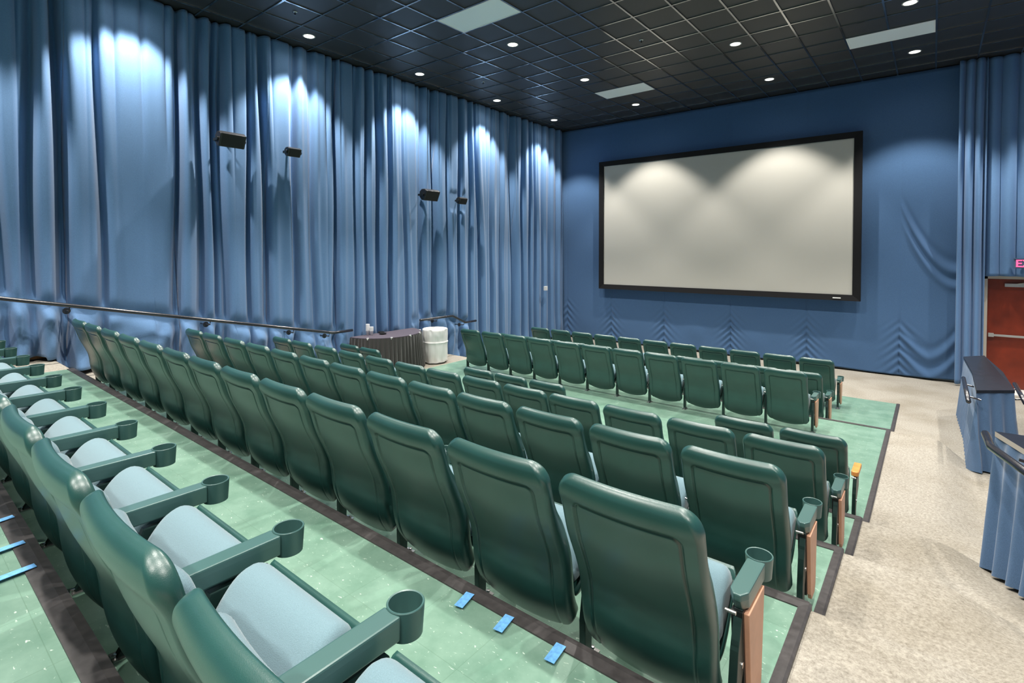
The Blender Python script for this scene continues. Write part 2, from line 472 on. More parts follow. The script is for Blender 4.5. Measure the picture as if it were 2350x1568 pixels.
labs = ['blue wall curtain at the far left edge, its hem hiding a wooden baseboard',
        'broad blue curtain panel left of the first large speaker, seams at both sides',
        'blue wall curtain hanging behind the large near speaker',
        'blue wall curtain hanging behind the small speaker nearest the camera',
        'blue wall curtain panel behind the end of the long handrail',
        'blue wall curtain panel behind the black skirted table',
        'blue wall curtain behind the farther large speaker and white trash can',
        'blue wall curtain behind the farthest small speaker and short handrail',
        'blue tightly folded wall curtain beyond the short handrail',
        'blue wall curtain in the corner beside the screen wall with white plate']
prev = YW0+.03
for c, lab in zip(cuts, labs):
    left_panel(prev, c, 'wall_curtain', lab); prev = c

# ------------------------------------------------------------------ screen wall cloth (sewn panels, puckered seams near the hem)
SEAMS = [-8.66, -7.17, -5.60, -3.89, -2.225, -.53]
XF0, XF1 = -9.0, .50
nx, nz = 620, 190
xs = np.linspace(XF0, XF1, nx)
tz = np.linspace(0, 1, nz)**.85
P = np.zeros((nx, nz, 3))
rs = np.random.RandomState(5)
par = [(rs.rand()*6, .15+.06*rs.rand(), rs.uniform(.85, 1.25)) for _ in SEAMS]
for i, x in enumerate(xs):
    hem = .045 + .015*math.sin(x*2.1)
    z = CEIL-.004 - (CEIL-.004-hem)*tz
    d = np.zeros(nz)
    for (s, (p0, wl, am)) in zip(SEAMS, par):
        dx = abs(x-s)
        sd = 1. if x > s else .75
        low = smoothstep(1.30, .75, z)*(1-.3*smoothstep(.12, .0, z))
        amp = .017*am*sd*math.exp(-(dx/.19)**1.5)*(1+1.2*vnoise2(z*3.1+s*5, np.full(nz, s*3.3+(x>s)*7)))
        ph = (z + 1.15*dx - .5*dx*dx)/wl*2*math.pi + p0
        d += low*amp*np.sin(ph)
        d -= .010*math.exp(-(dx/.012)**2)*smoothstep(3.0, .5, z) + .004*math.exp(-(dx/.012)**2)
        d -= low*.018*math.exp(-(dx/.05)**2)
    # shallow swags between seams below the screen
    d += .02*smoothstep(1.2, .4, z)*vnoise2(np.full(nz, x*2.1), z*2.2+x*.9)
    # last panel: deep diagonal swags
    if x > -.53:
        u = min(1., (x+.53)/.88)
        for zc, a_, w_ in [(2.75, .050, .13), (2.45, .035, .10), (1.0, .030, .10), (.62, .035, .10)]:
            up = 1.35*(1-u)**1.8 if zc > 1.5 else .55*(abs(u-.55)/.55)**1.7
            c = zc-.55 + up
            d += a_*np.exp(-((z-c)/w_)**2)*min(1, 4*u+.15) - a_*.6*np.exp(-((z-c-.16)/w_)**2)*min(1, 4*u+.15)
    P[i, :, 0] = x; P[i, :, 1] = 13.46 - d; P[i, :, 2] = z
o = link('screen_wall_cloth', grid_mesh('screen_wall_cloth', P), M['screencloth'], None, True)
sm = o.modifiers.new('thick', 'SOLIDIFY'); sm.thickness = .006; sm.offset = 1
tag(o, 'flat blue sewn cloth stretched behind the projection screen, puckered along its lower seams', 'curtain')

# pleated drape between screen wall and door, and valance over the door
def pleated(name, label, x0, x1, y, z0, z1, amp, spacing, seed, hemwave=.0):
    nx = max(40, int((x1-x0)/.008)); nz = 70
    P = np.zeros((nx, nz, 3)); xs = np.linspace(x0, x1, nx); tz = np.linspace(0, 1, nz)
    for i, x in enumerate(xs):
        hem = z0 + hemwave*vnoise(x*5+seed)
        z = z1-(z1-hem)*tz
        ph = x/spacing + .5*vnoise(x*2.2+seed) + .16*vnoise(z*.55+seed+x*.4)
        d = amp*(np.abs(np.sin(np.pi*ph))**.7) + .03*vnoise(np.full(nz, x*5+seed))
        P[i, :, 0] = x; P[i, :, 1] = y - d; P[i, :, 2] = z
    o = link(name, grid_mesh(name, P), M['curtain'], None, True)
    sm = o.modifiers.new('thick', 'SOLIDIFY'); sm.thickness = .006; sm.offset = 1
    return tag(o, label, 'curtain')
pleated('pleated_curtain', 'narrow blue pleated curtain hanging left of the red door', .35, .755, 13.34, .04, CEIL-.004, .13, .15, 2)
pleated('door_valance', 'blue curtain hanging down to the top of the red door frame', .74, 3.5, 13.42, 2.13, CEIL-.004, .10, .24, 9, .02)

# ------------------------------------------------------------------ projection screen
root = empty('projection_screen', (-4.325, 13.25, 3.33))
tag(root, 'large pale projection screen in a black frame on the blue wall', 'screen')
def rel(x, z): return (x+4.325, z-3.33)
xo0, xo1, zo0, zo1 = -7.46, -1.19, 1.535, 5.137
xi0, xi1, zi0, zi1 = -7.325, -1.34, 1.663, 5.008
f = MB()
X0, Z0 = rel(xo0, zo0); X1, Z1 = rel(xo1, zo1); x0, z0 = rel(xi0, zi0); x1, z1 = rel(xi1, zi1)
def bar(ax, az, bx, bz, cx, cz, dx, dz):
    # outer edge a-b, inner edge d-c, mitred; bevelled face toward the screen
    f.add([(ax, 0, az), (bx, 0, bz), (cx, .03, cz), (dx, .03, dz), (ax, .09, az), (bx, .09, bz), (cx, .09, cz), (dx, .09, dz)],
          [(0,1,2,3), (4,7,6,5), (0,4,5,1), (1,5,6,2), (2,6,7,3), (3,7,4,0)])
bar(X0, Z0, X1, Z0, x1, z0, x0, z0); bar(X1, Z0, X1, Z1, x1, z1, x1, z0); bar(X1, Z1, X0, Z1, x0, z1, x1, z1); bar(X0, Z1, X0, Z0, x0, z0, x0, z1)
f.build('frame', M['frameblack'], root)
s = MB(); s.box(x0-.01, x1+.01, .05, .07, z0-.01, z1+.01); s.build('screen_surface', M['screen'], root)
s = MB(); bx, bz = rel(-1.62, 1.59); s.box(bx-.075, bx+.075, -.006, .012, bz-.012, bz+.012); s.build('maker_badge', M['white'], root)
s = MB()
for q in (-6.4, -4.3, -2.2):
    for zz_ in (1.7, 4.9):
        a_, b2 = rel(q, zz_); s.box(a_-.06, a_+.06, .085, .20, b2-.05, b2+.05)
s.build('wall_bracket', M['blackmetal'], root)

# ------------------------------------------------------------------ door, exit sign
root = empty('door_1', (1.28, 13.56, 0.0)); struct(root, 'red wooden door with a push bar under the exit sign', 'door')
d = MB(); d.box(-.455, .455, 0, .045, .012, 2.07); d.build('leaf', M['doorred'], root)
d = MB(); d.box(-.515, -.46, -.05, .12, 0, 2.13); d.box(.46, .515, -.05, .12, 0, 2.13); d.box(-.515, .515, -.05, .12, 2.075, 2.13); d.build('frame', M['cream'], root)
d = MB(); d.box(-.40, .40, -.055, -.03, .98, 1.02); d.box(-.44, -.36, -.06, 0, .965, 1.035); d.box(.36, .44, -.06, 0, .965, 1.035); d.build('push_bar', M['alu'], root, bevel=.004)
d = MB(); d.box(-.22, .06, -.06, 0., 1.93, 1.99); d.tube([(-.08, -.05, 1.98), (.25, -.09, 2.05)], .008, 6); d.build('door_closer', M['alu'], root)
o = MB(); o.box(.8, 2.2, 13.0, 13.62, .0, .006); struct(o.build('floor_threshold', M['white']))

root = empty('exit_sign', (1.36, 13.24, 2.37)); tag(root, 'red lit exit sign hanging above the red door', 'sign')
d = MB(); d.box(-.21, .21, .0, .012, -.085, .085); d.build('sign_body', M['exitbody'], root, bevel=.006)
d = MB(); d.box(-.21, .21, -.012, .03, .085, .105); d.build('mount', M['exitbody'], root)
fc = bpy.data.curves.new('exit_lettering', 'FONT'); fc.body = 'EXIT'; fc.size = .185; fc.extrude = .003; fc.offset = .004; fc.align_x = 'CENTER'; fc.align_y = 'CENTER'; fc.space_character = 1.0
tmp = bpy.data.objects.new('tmp_text', fc); col.objects.link(tmp)
dg = bpy.context.evaluated_depsgraph_get(); dg.update()
me = bpy.data.meshes.new_from_object(tmp.evaluated_get(dg)); bpy.data.objects.remove(tmp)
lo = link('lettering', me, M['exitred'], root); lo.rotation_euler = (R(90), 0, 0); lo.location = (0, -.004, 0); lo.scale = (.98, 1, 1)

# ------------------------------------------------------------------ handrails on the left wall
def handrail(pts, brackets, label):
    root = empty('handrail', pts[0]); o0 = Vector(pts[0])
    r_ = MB(); r_.tube([Vector(p)-o0 for p in pts], .025, 14); r_.build('tube', M['rail'], root, smooth=True)
    for y in brackets:
        z = rail_z(y)
        p = Vector((-8.50, y, z))-o0
        k = MB(); k.tube([p+Vector((0,0,-.02)), p+Vector((-.02,0,-.07)), p+Vector((-.16,0,-.08)), p+Vector((-.36,0,-.08))], .010, 8)
        k.build('bracket', M['rail'], root, smooth=True)
        k = MB(); k.tube([p+Vector((-.16,0,-.08)), p+Vector((-.175,0,-.08))], .042, 16); k.build('rosette', M['rail'], root)
    tag(root, label, 'handrail', 'black wall handrails')
zr = lambda y: 2.63-.55-.2168*(y-1.019)
handrail([(-8.50, -4.0, zr(-4)), (-8.50, 5.36, zr(5.36)), (-8.50, 5.42, 1.136), (-8.50, 5.78, 1.136)], [.6, 1.65, 3.30, 4.62, 5.30], 'long sloping black handrail along the left curtain wall behind the seats')
handrail([(-8.50, 7.45, 1.147), (-8.50, 8.41, 1.147), (-8.50, 8.835, .953), (-8.50, 9.2, .953)], [7.95, 8.80], 'short bent black handrail on the left wall above the trash can')

# ------------------------------------------------------------------ loudspeakers
def speaker(x, y, z, W, H, D, yaw, tilt, label):
    root = empty('wall_speaker', (x, y, z)); root.rotation_euler = (0, 0, yaw)
    # local: +x = away from the wall, y = long axis, pitched down
    h = H/2
    prof = [(-D*.5, h*.55), (-D*.25, h*.95), (D*.16, h), (D*.46, h*.66), (D*.14, -h), (-D*.22, -h*.92), (-D*.5, -h*.35)]
    c, s_ = math.cos(tilt), math.sin(tilt)
    prof = [(a*c + b_*s_, -a*s_ + b_*c) for a, b_ in prof]
    b = MB()
    n = len(prof)
    st = [(-W/2, .90), (-W/2+.012, 1.), (W/2-.012, 1.), (W/2, .90)]
    vs = []; fs = []
    for t, k in st:
        for a, b_ in prof: vs.append((a*k, t, b_*k))
    for j in range(3):
        for i in range(n): fs.append((j*n+i, j*n+(i+1) % n, (j+1)*n+(i+1) % n, (j+1)*n+i))
    fs.append(tuple(range(n))); fs.append(tuple(range(3*n, 4*n))[::-1])
    b.add(vs, fs); b.build('cabinet', M['speaker'], root, bevel=.004)
    g = MB()
    q = [prof[3], prof[4]]
    for a, b_ in ((0, 1),):
        p0, p1 = Vector((q[a][0], 0, q[a][1])), Vector((q[b_][0], 0, q[b_][1]))
        nn = (p1-p0).cross(Vector((0, 1, 0))).normalized()
        if nn.x < 0: nn = -nn
        i0 = p0+(p1-p0)*.06+nn*.004; i1 = p0+(p1-p0)*.94+nn*.004
        y0_, y1_ = -W/2+.03, W/2-.03
        A = [Vector((i0.x, y0_, i0.z)), Vector((i0.x, y1_, i0.z)), Vector((i1.x, y1_, i1.z)), Vector((i1.x, y0_, i1.z))]
        B = [v-nn*.012 for v in A]
        g.add(A+B, [(0,1,2,3), (7,6,5,4), (0,4,5,1), (1,5,6,2), (2,6,7,3), (3,7,4,0)])
    g.build('grille', M['grille'], root)
    k = MB()
    k.box(-D*.5, D*.1, -W/2-.012, -W/2-.002, -.02, .02); k.box(-D*.5, D*.1, W/2+.002, W/2+.012, -.02, .02)
    k.box(-D*.62, -D*.5, -W/2-.012, W/2+.012, -.02, .02)
    k.build('bracket', M['blackmetal'], root)
    for sgn in (-1, 1):
        kb = MB(); kb.tube([(0, sgn*(W/2+.002), 0), (0, sgn*(W/2+.022), 0)], .032, 14); kb.build('knob', M['blackmetal'], root)
    # arm back to the wall
    ci, si = math.cos(-yaw), math.sin(-yaw)
    def loc(dx, dy, dz): return (dx*ci-dy*si, dx*si+dy*ci, dz)
    k = MB(); k.tube([(-D*.55, 0, 0), loc(CX+.03-x, 0, .0)], .018, 10); k.build('wall_arm', M['blackmetal'], root)
    tag(root, label, 'speaker', 'black speakers on the left wall')
speaker(-8.53, 3.65, 1.72+2.63, .385, .235, .23, 0, R(4), 'large black speaker on the left curtains, nearest the camera')
speaker(-8.56, 4.68, 1.685+2.63, .235, .16, .17, 0, R(4), 'small black speaker on the left curtains, beside the nearest large one')
speaker(-8.53, 7.78, 1.203+2.63, .40, .25, .25, 0, R(4), 'large black speaker on the left curtains, farther from the camera')
speaker(-8.56, 8.80, 1.155+2.63, .24, .16, .17, 0, R(4), 'small black speaker on the left curtains, nearest the screen')

# white plate on the corner drape
root = MB(); root.box(-8.62, -8.555, 12.16, 12.27, 1.49, 1.61)
tag(root.build('wall_plate', M['white'], bevel=.006), 'small white wall control plate on the corner curtain', 'wall plate')

# ------------------------------------------------------------------ table, cups, trash can
TZ = .97; TX, TY, TR = -8.70, 6.65, .77
root = empty('half_round_table', (TX, TY, .245)); tag(root, 'half round table with purple grey top and black pleated skirt by the curtain', 'table')
n = 48
arc = [(TR*math.cos(a), TR*math.sin(a)) for a in np.linspace(-math.pi/2, math.pi/2, n)]
arc = [(x*.93, y) for x, y in arc]
t = MB(); t.prism([(-.02, -TR), *arc, (-.02, TR)], 'z', TZ-.245-.03, TZ-.245); t.build('tabletop', M['tabletop'], root, bevel=.006)
ns = 460
P = np.zeros((ns, 14, 3))
for i in range(ns):
    a = -math.pi/2 + math.pi*i/(ns-1)
    for j in range(14):
        v = j/13
        rr = TR*(1.012+.0*v) + (.006+.026*v)*(1+math.cos(i/ns*2*math.pi*30+.6*math.sin(i*.11))) + .02*v
        P[i, j] = (rr*.93*math.cos(a), rr*math.sin(a), TZ-.245-.012 - (TZ-.245-.022)*v)
o = link('skirt', grid_mesh('skirt', P), M['blackskirt'], root, True)
for a in (-1.02, -.42, .12, .62, 1.12):
    c = MB(); x, y = TR*.93*math.cos(a), TR*math.sin(a)
    c.box(x-.012, x+.016, y-.018, y+.018, TZ-.245-.034, TZ-.245+.005); c.build('skirt_clip', M['white'], root, bevel=.003)
tl = MB()
for px, py in ((.1, -.55), (.1, .55), (.5, 0.)):
    tl.box(px-.015, px+.015, py-.015, py+.015, 0, TZ-.245-.03)
tl.build('legs', M['blackmetal'], root)

def cup_stack(x, y, ncup, label):
    root = empty('cup_stack', (x, y, TZ+.001))
    for k in range(ncup):
        c = MB(); z = .022*k if k < ncup-1 else .022*k
        z = .012*k
        c.lathe([(.026, z), (.0365, z+.088), (.039, z+.092), (.035, z+.090), (.0245, z+.003), (.0005, z+.003), (.0005, z)], n=24)
        c.build('cup', M['cup'], root, smooth=True)
    tag(root, label, 'cups', 'stacks of white cups on the table')
cup_stack(-8.66, 6.24, 11, 'taller stack of white disposable cups on the black skirted table')
cup_stack(-8.575, 6.265, 7, 'middle stack of white cups at the table edge')
cup_stack(-8.67, 6.335, 4, 'shortest stack of white cups, tucked behind the others on the table')
for (x, y), r_, lab in [((-8.50, 6.48), .075, 'black round saucer on the table nearer its curved edge'), ((-8.66, 6.56), .07, 'black round saucer on the table farther from its curved edge')]:
    c = MB(); c.lathe([(.0005, .0), (r_*.6, .0), (r_, .020), (r_*.97, .024), (r_*.6, .005), (.0005, .005)], n=28)
    o = c.build('saucer', M['plate'], smooth=True); o.location = (x, y, TZ+.001); tag(o, lab, 'saucer', 'black saucers on the table')

root = empty('trash_can', (-8.31, 7.70, .235)); tag(root, 'round trash can wrapped in a white liner bag beside the table', 'trash can')
c = MB(); c.lathe([(.20, .0), (.235, .70), (.245, .71), (.225, .705), (.19, .02), (.0005, .02), (.0005, .0)], n=40); c.build('bin', M['white'], root, smooth=True)
na, nb = 160, 40
P = np.zeros((na+1, nb, 3))
prf = [(.195, .20), (.215, .60), (.236, .722), (.262, .728), (.266, .60), (.262, .47), (.275, .45), (.266, .42), (.262, .2), (.255, .10), (.250, .03)]
pr = np.array(prf); ts = np.linspace(0, 1, len(pr)); tt = np.linspace(0, 1, nb)
rr = np.interp(tt, ts, pr[:, 0]); zz = np.interp(tt, ts, pr[:, 1])
for i in range(na+1):
    a = 2*math.pi*i/na
    ii = i % na
    for j in range(nb):
        u = tt[j]
        w = 0
        if u > .3:
            w = .018*float(vnoise2(ii*.13, zz[j]*7+ii*.06)) + .007*float(vnoise2(ii*.30+9, zz[j]*5-ii*.08))
            if u > .85: w += .010*math.sin(a*9)*(u-.85)/.15
        zj = zz[j] + (.04*float(vnoise(ii*.12+3)) if u > .9 else 0)*((u-.9)/.1)
        P[i, j] = ((rr[j]+w)*math.cos(a), (rr[j]+w)*math.sin(a), max(.012, zj))
o = link('liner_bag', grid_mesh('liner_bag', P), M['bag'], root, True)

# ------------------------------------------------------------------ half walls along the right aisle
def half_wall(loc, foot, ztop, floor_z, rails, label, seed, capedge):
    """foot: polygon (counter clockwise) of the top in world xy"""
    root = empty('half_wall', loc); o0 = Vector(loc)
    w = [(p[0]-o0.x, p[1]-o0.y) for p in foot]
    c = MB()
    nn = len(w)
    zt = [z-o0.z for z in ztop]
    c.add([(w[i][0], w[i][1], zt[i]-.035) for i in range(nn)] + [(w[i][0], w[i][1], zt[i]) for i in range(nn)],
          [tuple(range(nn))[::-1], tuple(range(nn, 2*nn))] + [(i, (i+1) % nn, nn+(i+1) % nn, nn+i) for i in range(nn)])
    ob = c.build('top_cap', M['blackcap'], root, mats=[M['blackcap'], M['capedge']])
    if capedge:
        for p in ob.data.polygons:
            if abs(p.normal.z) < .5: p.material_index = 1
    # core
    cx = sum(p[0] for p in w)/nn; cy = sum(p[1] for p in w)/nn
    ins = [(p[0]+(cx-p[0])*.12, p[1]+(cy-p[1])*.03) for p in w]
    k = MB(); fzl = [floor_z(p[1]+o0.y)-o0.z+.002 for p in ins]
    k.add([(ins[i][0], ins[i][1], fzl[i]) for i in range(nn)] + [(ins[i][0], ins[i][1], zt[i]-.035) for i in range(nn)],
          [tuple(range(nn))[::-1], tuple(range(nn, 2*nn))] + [(i, (i+1) % nn, nn+(i+1) % nn, nn+i) for i in range(nn)])
    k.build('core', M['plaster'], root)
    # gathered skirt around the outline
    pts = []; zs = []; per = 0.
    for i in range(nn):
        a = Vector((*w[i], 0)); b_ = Vector((*w[(i+1) % nn], 0)); L = (b_-a).length
        m_ = max(3, int(L/.008))
        for j in range(m_):
            t = j/m_; p = a+(b_-a)*t; d_ = (b_-a).normalized(); nrm = Vector((d_.y, -d_.x, 0))
            pts.append((p, nrm, per+L*t)); zs.append(zt[i]*(1-t)+zt[(i+1) % nn]*t)
        per += L
    pts.append(pts[0]); zs.append(zs[0])
    nz = 34; P = np.zeros((len(pts), nz, 3))
    for i, (p, nrm, s_) in enumerate(pts):
        zb = floor_z(p.y+o0.y)-o0.z+.03+.02*float(vnoise(s_*3+seed))
        for j in range(nz):
            v = j/(nz-1)
            ph = s_/.15 + .8*float(vnoise(s_*2.1+seed)) + .25*float(vnoise(v*2+s_*.7+seed))
            amp = .010+.055*v
            off = -.012 + amp*(.5+.5*math.sin(2*math.pi*ph)) + .03*v
            q = p+nrm*off
            P[i, j] = (q.x, q.y, zs[i]-.03-(zs[i]-.03-zb)*v)
    link('skirt', grid_mesh('skirt', P), M['skirtblue'], root, True)
    for rp in rails:
        r_ = MB(); r_.tube([Vector(q)-o0 for q in rp], .024, 14); r_.build('handrail', M['rail'], root, smooth=True)
        a = Vector(rp[0])-o0; b_ = Vector(rp[-1])-o0
        for t in (.3, .8):
            q = a+(b_-a)*t; br_ = MB(); dx = .12 if q.x < cx else -.12
            br_.tube([q, q+Vector((dx,0,-.025))], .010, 8); br_.build('bracket', M['rail'], root)
    tag(root, label, 'partition', 'draped half walls along the aisle')
half_wall((.58, 9.4, 0.), [(.415, 8.15), (.765, 8.43), (.755, 9.62), (.65, 11.12), (.39, 10.8), (.43, 9.37)], [.985, .985, .98, .955, .955, .98], ramp_z,
          [[(.335, 9.15, .925), (.335, 7.86, .905)], [(.86, 9.5, .86), (.86, 8.45, .84)]],
          'far half wall with black top and blue skirt in front of the red door', 4, False)
half_wall((.9, 4.2, 0.), [(.347, 4.87), (.46, 4.545), (.80, 3.5), (1.5, 3.5), (1.5, 4.95)], [1.38, 1.38, 1.38, 1.38, 1.38], ramp_z,
          [[(.30, 4.90, 1.345), (.315, 4.66, 1.325), (.72, 3.3, 1.34)]],
          'near half wall at the right edge with pale edged top and blue pleated skirt', 21, True)

# ------------------------------------------------------------------ blue tape
for k, ((x, y, z, rz), lab) in enumerate([
        ((-1.43, 1.475, 1.235, 0), 'blue tape scrap by the black step edge, nearest the left in the trio ahead'),
        ((-1.225, 1.472, 1.235, 0), 'middle blue tape scrap of the trio along the black step edge'),
        ((-.995, 1.472, 1.235, 0), 'blue tape scrap by the black step edge, rightmost of the trio'),
        ((-2.95, .31, 1.52, 8), 'blue tape strip on the rear floor at the left picture edge, topmost'),
        ((-2.66, .30, 1.52, 5), 'long blue tape strip on the rear floor, middle of three'),
        ((-2.43, .295, 1.52, 5), 'blue tape strip on the rear floor, lowest of three')]):
    t = MB()
    if k < 3: t.box(-.019, .019, -.045, .045, 0, .0015)
    else: t.box(-.016, .016, -.07, .07, 0, .0015)
    o = t.build('tape_strip', M['tape'])
    # fold the strip over the nosing
    o.location = (x, y, z+.0105 if k < 3 else z+.011); o.rotation_euler = (0, 0, R(12-3*k) if k < 3 else R(rz))
    tag(o, lab, 'tape', 'scraps of blue tape')

# ------------------------------------------------------------------ theatre chair (prototype parts)
PROF = [(.0, .832), (.004, .80), (.010, .765), (.021, .722), (.055, .602), (.103, .487), (.130, .410), (.141, .340), (.146, .280), (.158, .220), (.180, .165), (.210, .118), (.238, .092), (.252, .083)]
def catmull(pts, n):
    p = np.array(pts, float); p = np.vstack([2*p[0]-p[1], p, 2*p[-1]-p[-2]])
    out = []
    for i in range(1, len(p)-2):
        for t in np.linspace(0, 1, 24, endpoint=False):
            a, b_, c, d = p[i-1], p[i], p[i+1], p[i+2]
            out.append(.5*((2*b_)+(c-a)*t+(2*a-5*b_+4*c-d)*t*t+(3*b_-a-3*c+d)*t**3))
    out.append(p[-2]); out = np.array(out)
    s = np.concatenate([[0], np.cumsum(np.linalg.norm(np.diff(out, axis=0), axis=1))])
    return out, s
_c, _s = catmull(PROF, 0); LEN = _s[-1]
def prof_at(s):
    y = np.interp(s, _s, _c[:, 0]); z = np.interp(s, _s, _c[:, 1])
    e = 1e-3
    ty = np.interp(s+e, _s, _c[:, 0])-np.interp(s-e, _s, _c[:, 0]); tz_ = np.interp(s+e, _s, _c[:, 1])-np.interp(s-e, _s, _c[:, 1])
    l = np.hypot(ty, tz_)+1e-9
    # back normal (pointing to -y)
    ny, nz_ = tz_/l, -ty/l
    return y, z, ny, nz_
W0 = .257
def half_w(s):
    rt, rbx, rby = .078, .055, .045
    w = W0 - .006*(s/LEN)
    if s < rt: w -= rt - math.sqrt(max(0, rt*rt-(rt-s)**2))
    q = LEN-s
    if q < rby: w -= rbx*(1-math.sqrt(max(0, 1-((rby-q)/rby)**2)))
    return w
def make_shell():
    NU, NS = 121, 150
    u = np.linspace(-1, 1, NU)
    a = np.linspace(0, 1, 26); head = .082*(1-np.cos(a*math.pi/2))
    tail = LEN-.045*(1-np.cos(np.linspace(1, 0, 18)*math.pi/2))
    s = np.concatenate([head, np.linspace(.082, LEN-.045, NS-42)[1:-1], tail]); s = np.clip(s, 1e-4, LEN-1e-4); NS = len(s)
    B = np.zeros((NU, NS, 3)); Fr = np.zeros((NU, NS, 3))
    for j, sj in enumerate(s):
        w = half_w(sj); x = u*w
        y, z, ny, nz_ = prof_at(sj-.055*(x/W0)**2*float(smoothstep(.42, LEN, np.array(sj))))
        cap = math.sqrt(max(0, 1-(1-min(1, sj/.030))**2))*math.sqrt(max(0, 1-(1-min(1, (LEN-sj)/.022))**2))
        if j in (0, NS-1): cap = 0.
        edge = np.sqrt(np.clip(1-np.clip((np.abs(x)-(w-.022))/.022, 0, 1)**2, 0, 1)) if w > .022 else np.sqrt(np.clip(1-u*u, 0, 1))
        Tb = .026 + .012*math.exp(-((sj-.055)/.045)**2) ; Tf = .012
        curv = (.020+.010*smoothstep(.2, .6, np.array(sj)))*(x/W0)**2
        # panel groove on the back face
        xp, sp_, rc = .190, .094, .032
        qx = np.abs(x)-(xp-rc); qs = (sp_+rc)-sj
        dist = np.hypot(np.maximum(qx, 0), max(qs, 0)) + np.minimum(np.maximum(qx, qs), 0) - rc
        fade = 1-.55*float(smoothstep(.45, .68, np.array(sj)))
        g = fade*(.0125*np.exp(-(dist/.0045)**2) + .0035*smoothstep(.004, -.006, dist))
        ob = Tb*cap*edge - curv - g*np.minimum(1, edge)
        Tfx = Tf + .034*float(smoothstep(.13, .32, np.array(sj)))*smoothstep(w-.050, w-.024, np.abs(x))
        of = -Tfx*cap*edge - curv
        B[:, j] = np.stack([x, y+ny*ob-.016, z+nz_*ob], -1)
        Fr[:, j] = np.stack([x, y+ny*of-.016, z+nz_*of], -1)
    vb = B.reshape(-1, 3); vf = Fr.reshape(-1, 3); n0 = len(vb)
    idx = np.arange(n0).reshape(NU, NS)
    fb = np.stack([idx[:-1,:-1], idx[:-1,1:], idx[1:,1:], idx[1:,:-1]], -1).reshape(-1, 4)
    ff = fb[:, ::-1]+n0
    me = bpy.data.meshes.new('backrest_shell'); me.from_pydata(np.vstack([vb, vf]).tolist(), [], np.vstack([fb, ff]).tolist()); me.update()
    bm = bmesh.new(); bm.from_mesh(me); bmesh.ops.remove_doubles(bm, verts=bm.verts, dist=2e-4); bmesh.ops.recalc_face_normals(bm, faces=bm.faces); bm.to_mesh(me); bm.free()
    return me
def make_back_cushion():
    NU, NS = 41, 50; u = np.linspace(-1, 1, NU); s0, s1 = .055, .60
    P = np.zeros((NU, NS, 3)); s = s0+(s1-s0)*(1-np.cos(np.linspace(0, math.pi, NS)))/2
    Q = np.zeros((NU, NS, 3))
    for j, sj in enumerate(s):
        w = .240-.018*float(smoothstep(.10, .26, np.array(sj)))
        q = sj-s0; r_ = .07
        if q < r_: w -= r_-math.sqrt(max(0, r_*r_-(r_-q)**2))
        x = u*w; y, z, ny, nz_ = prof_at(sj)
        cap = math.sqrt(max(0, 1-(1-min(1, q/.045))**2))*math.sqrt(max(0, 1-(1-min(1, (s1-sj)/.05))**2))
        edge = np.sqrt(np.clip(1-np.clip((np.abs(x)-(w-.05))/.05, 0, 1)**2, 0, 1)) if w > .05 else np.sqrt(np.clip(1-u*u, 0, 1))
        curv = (.020+.010*smoothstep(.2, .6, np.array(sj)))*(x/W0)**2
        of = -.010 - (.030+.015*math.exp(-((sj-.42)/.12)**2))*cap*edge - curv*1.2
        P[:, j] = np.stack([x, y+ny*of-.016, z+nz_*of], -1)
        ob = -.010 - curv*1.2
        Q[:, j] = np.stack([x, y+ny*ob-.016, z+nz_*ob], -1)
    vb = P.reshape(-1, 3); vf = Q.reshape(-1, 3); n0 = len(vb); idx = np.arange(n0).reshape(NU, NS)
    fb = np.stack([idx[:-1,:-1], idx[:-1,1:], idx[1:,1:], idx[1:,:-1]], -1).reshape(-1, 4)
    me = bpy.data.meshes.new('backrest_cushion'); me.from_pydata(np.vstack([vb, vf]).tolist(), [], np.vstack([fb, fb[:, ::-1]+n0]).tolist()); me.update()
    bm = bmesh.new(); bm.from_mesh(me); bmesh.ops.remove_doubles(bm, verts=bm.verts, dist=3e-3 if False else 2e-4); bmesh.ops.recalc_face_normals(bm, faces=bm.faces); bm.to_mesh(me); bm.free()
    return me
def loft_x(name, prof, hw, rnd, bow=0., n=28):
    """closed side profile (y,z) lofted along x with rounded ends"""
    p, s = catmull(prof+[prof[0]], 0); m_ = 44
    ss = np.linspace(0, s[-1], m_, endpoint=False)
    py = np.interp(ss, s, p[:, 0]); pz = np.interp(ss, s, p[:, 1]); cy, cz = py.mean(), pz.mean()
    us = -np.cos(np.linspace(0, math.pi, n)); V = []; F = []
    for k, uu in enumerate(us):
        x = uu*hw; q = hw-abs(x)
        g = 1. if q > rnd else math.sqrt(max(0, 1-((rnd-q)/rnd)**2))
        g = .55+.45*g
        for a, b_ in zip(py, pz):
            V.append((x, cy+(a-cy)*g, cz+(b_-cz)*g - bow*uu*uu))
    for k in range(n-1):
        for i in range(m_): F.append((k*m_+i, k*m_+(i+1) % m_, (k+1)*m_+(i+1) % m_, (k+1)*m_+i))
    F.append(tuple(range(m_))[::-1]); F.append(tuple(range((n-1)*m_, n*m_)))
    return mesh(name, V, F)
SEAT = [(.205, .300), (.232, .355), (.270, .415), (.315, .463), (.362, .480), (.400, .464), (.414, .435), (.388, .388), (.330, .320), (.262, .262), (.222, .262)]
PAN = [(.430, .454), (.431, .442), (.412, .402), (.350, .300), (.300, .235), (.262, .205), (.240, .212), (.262, .250), (.330, .325), (.395, .405), (.418, .432), (.424, .451)]
shell_me = make_shell(); bcush_me = make_back_cushion()
seat_me = loft_x('seat_cushion', SEAT, .232, .035)
pan_me = loft_x('seat_pan', PAN, .236, .015)
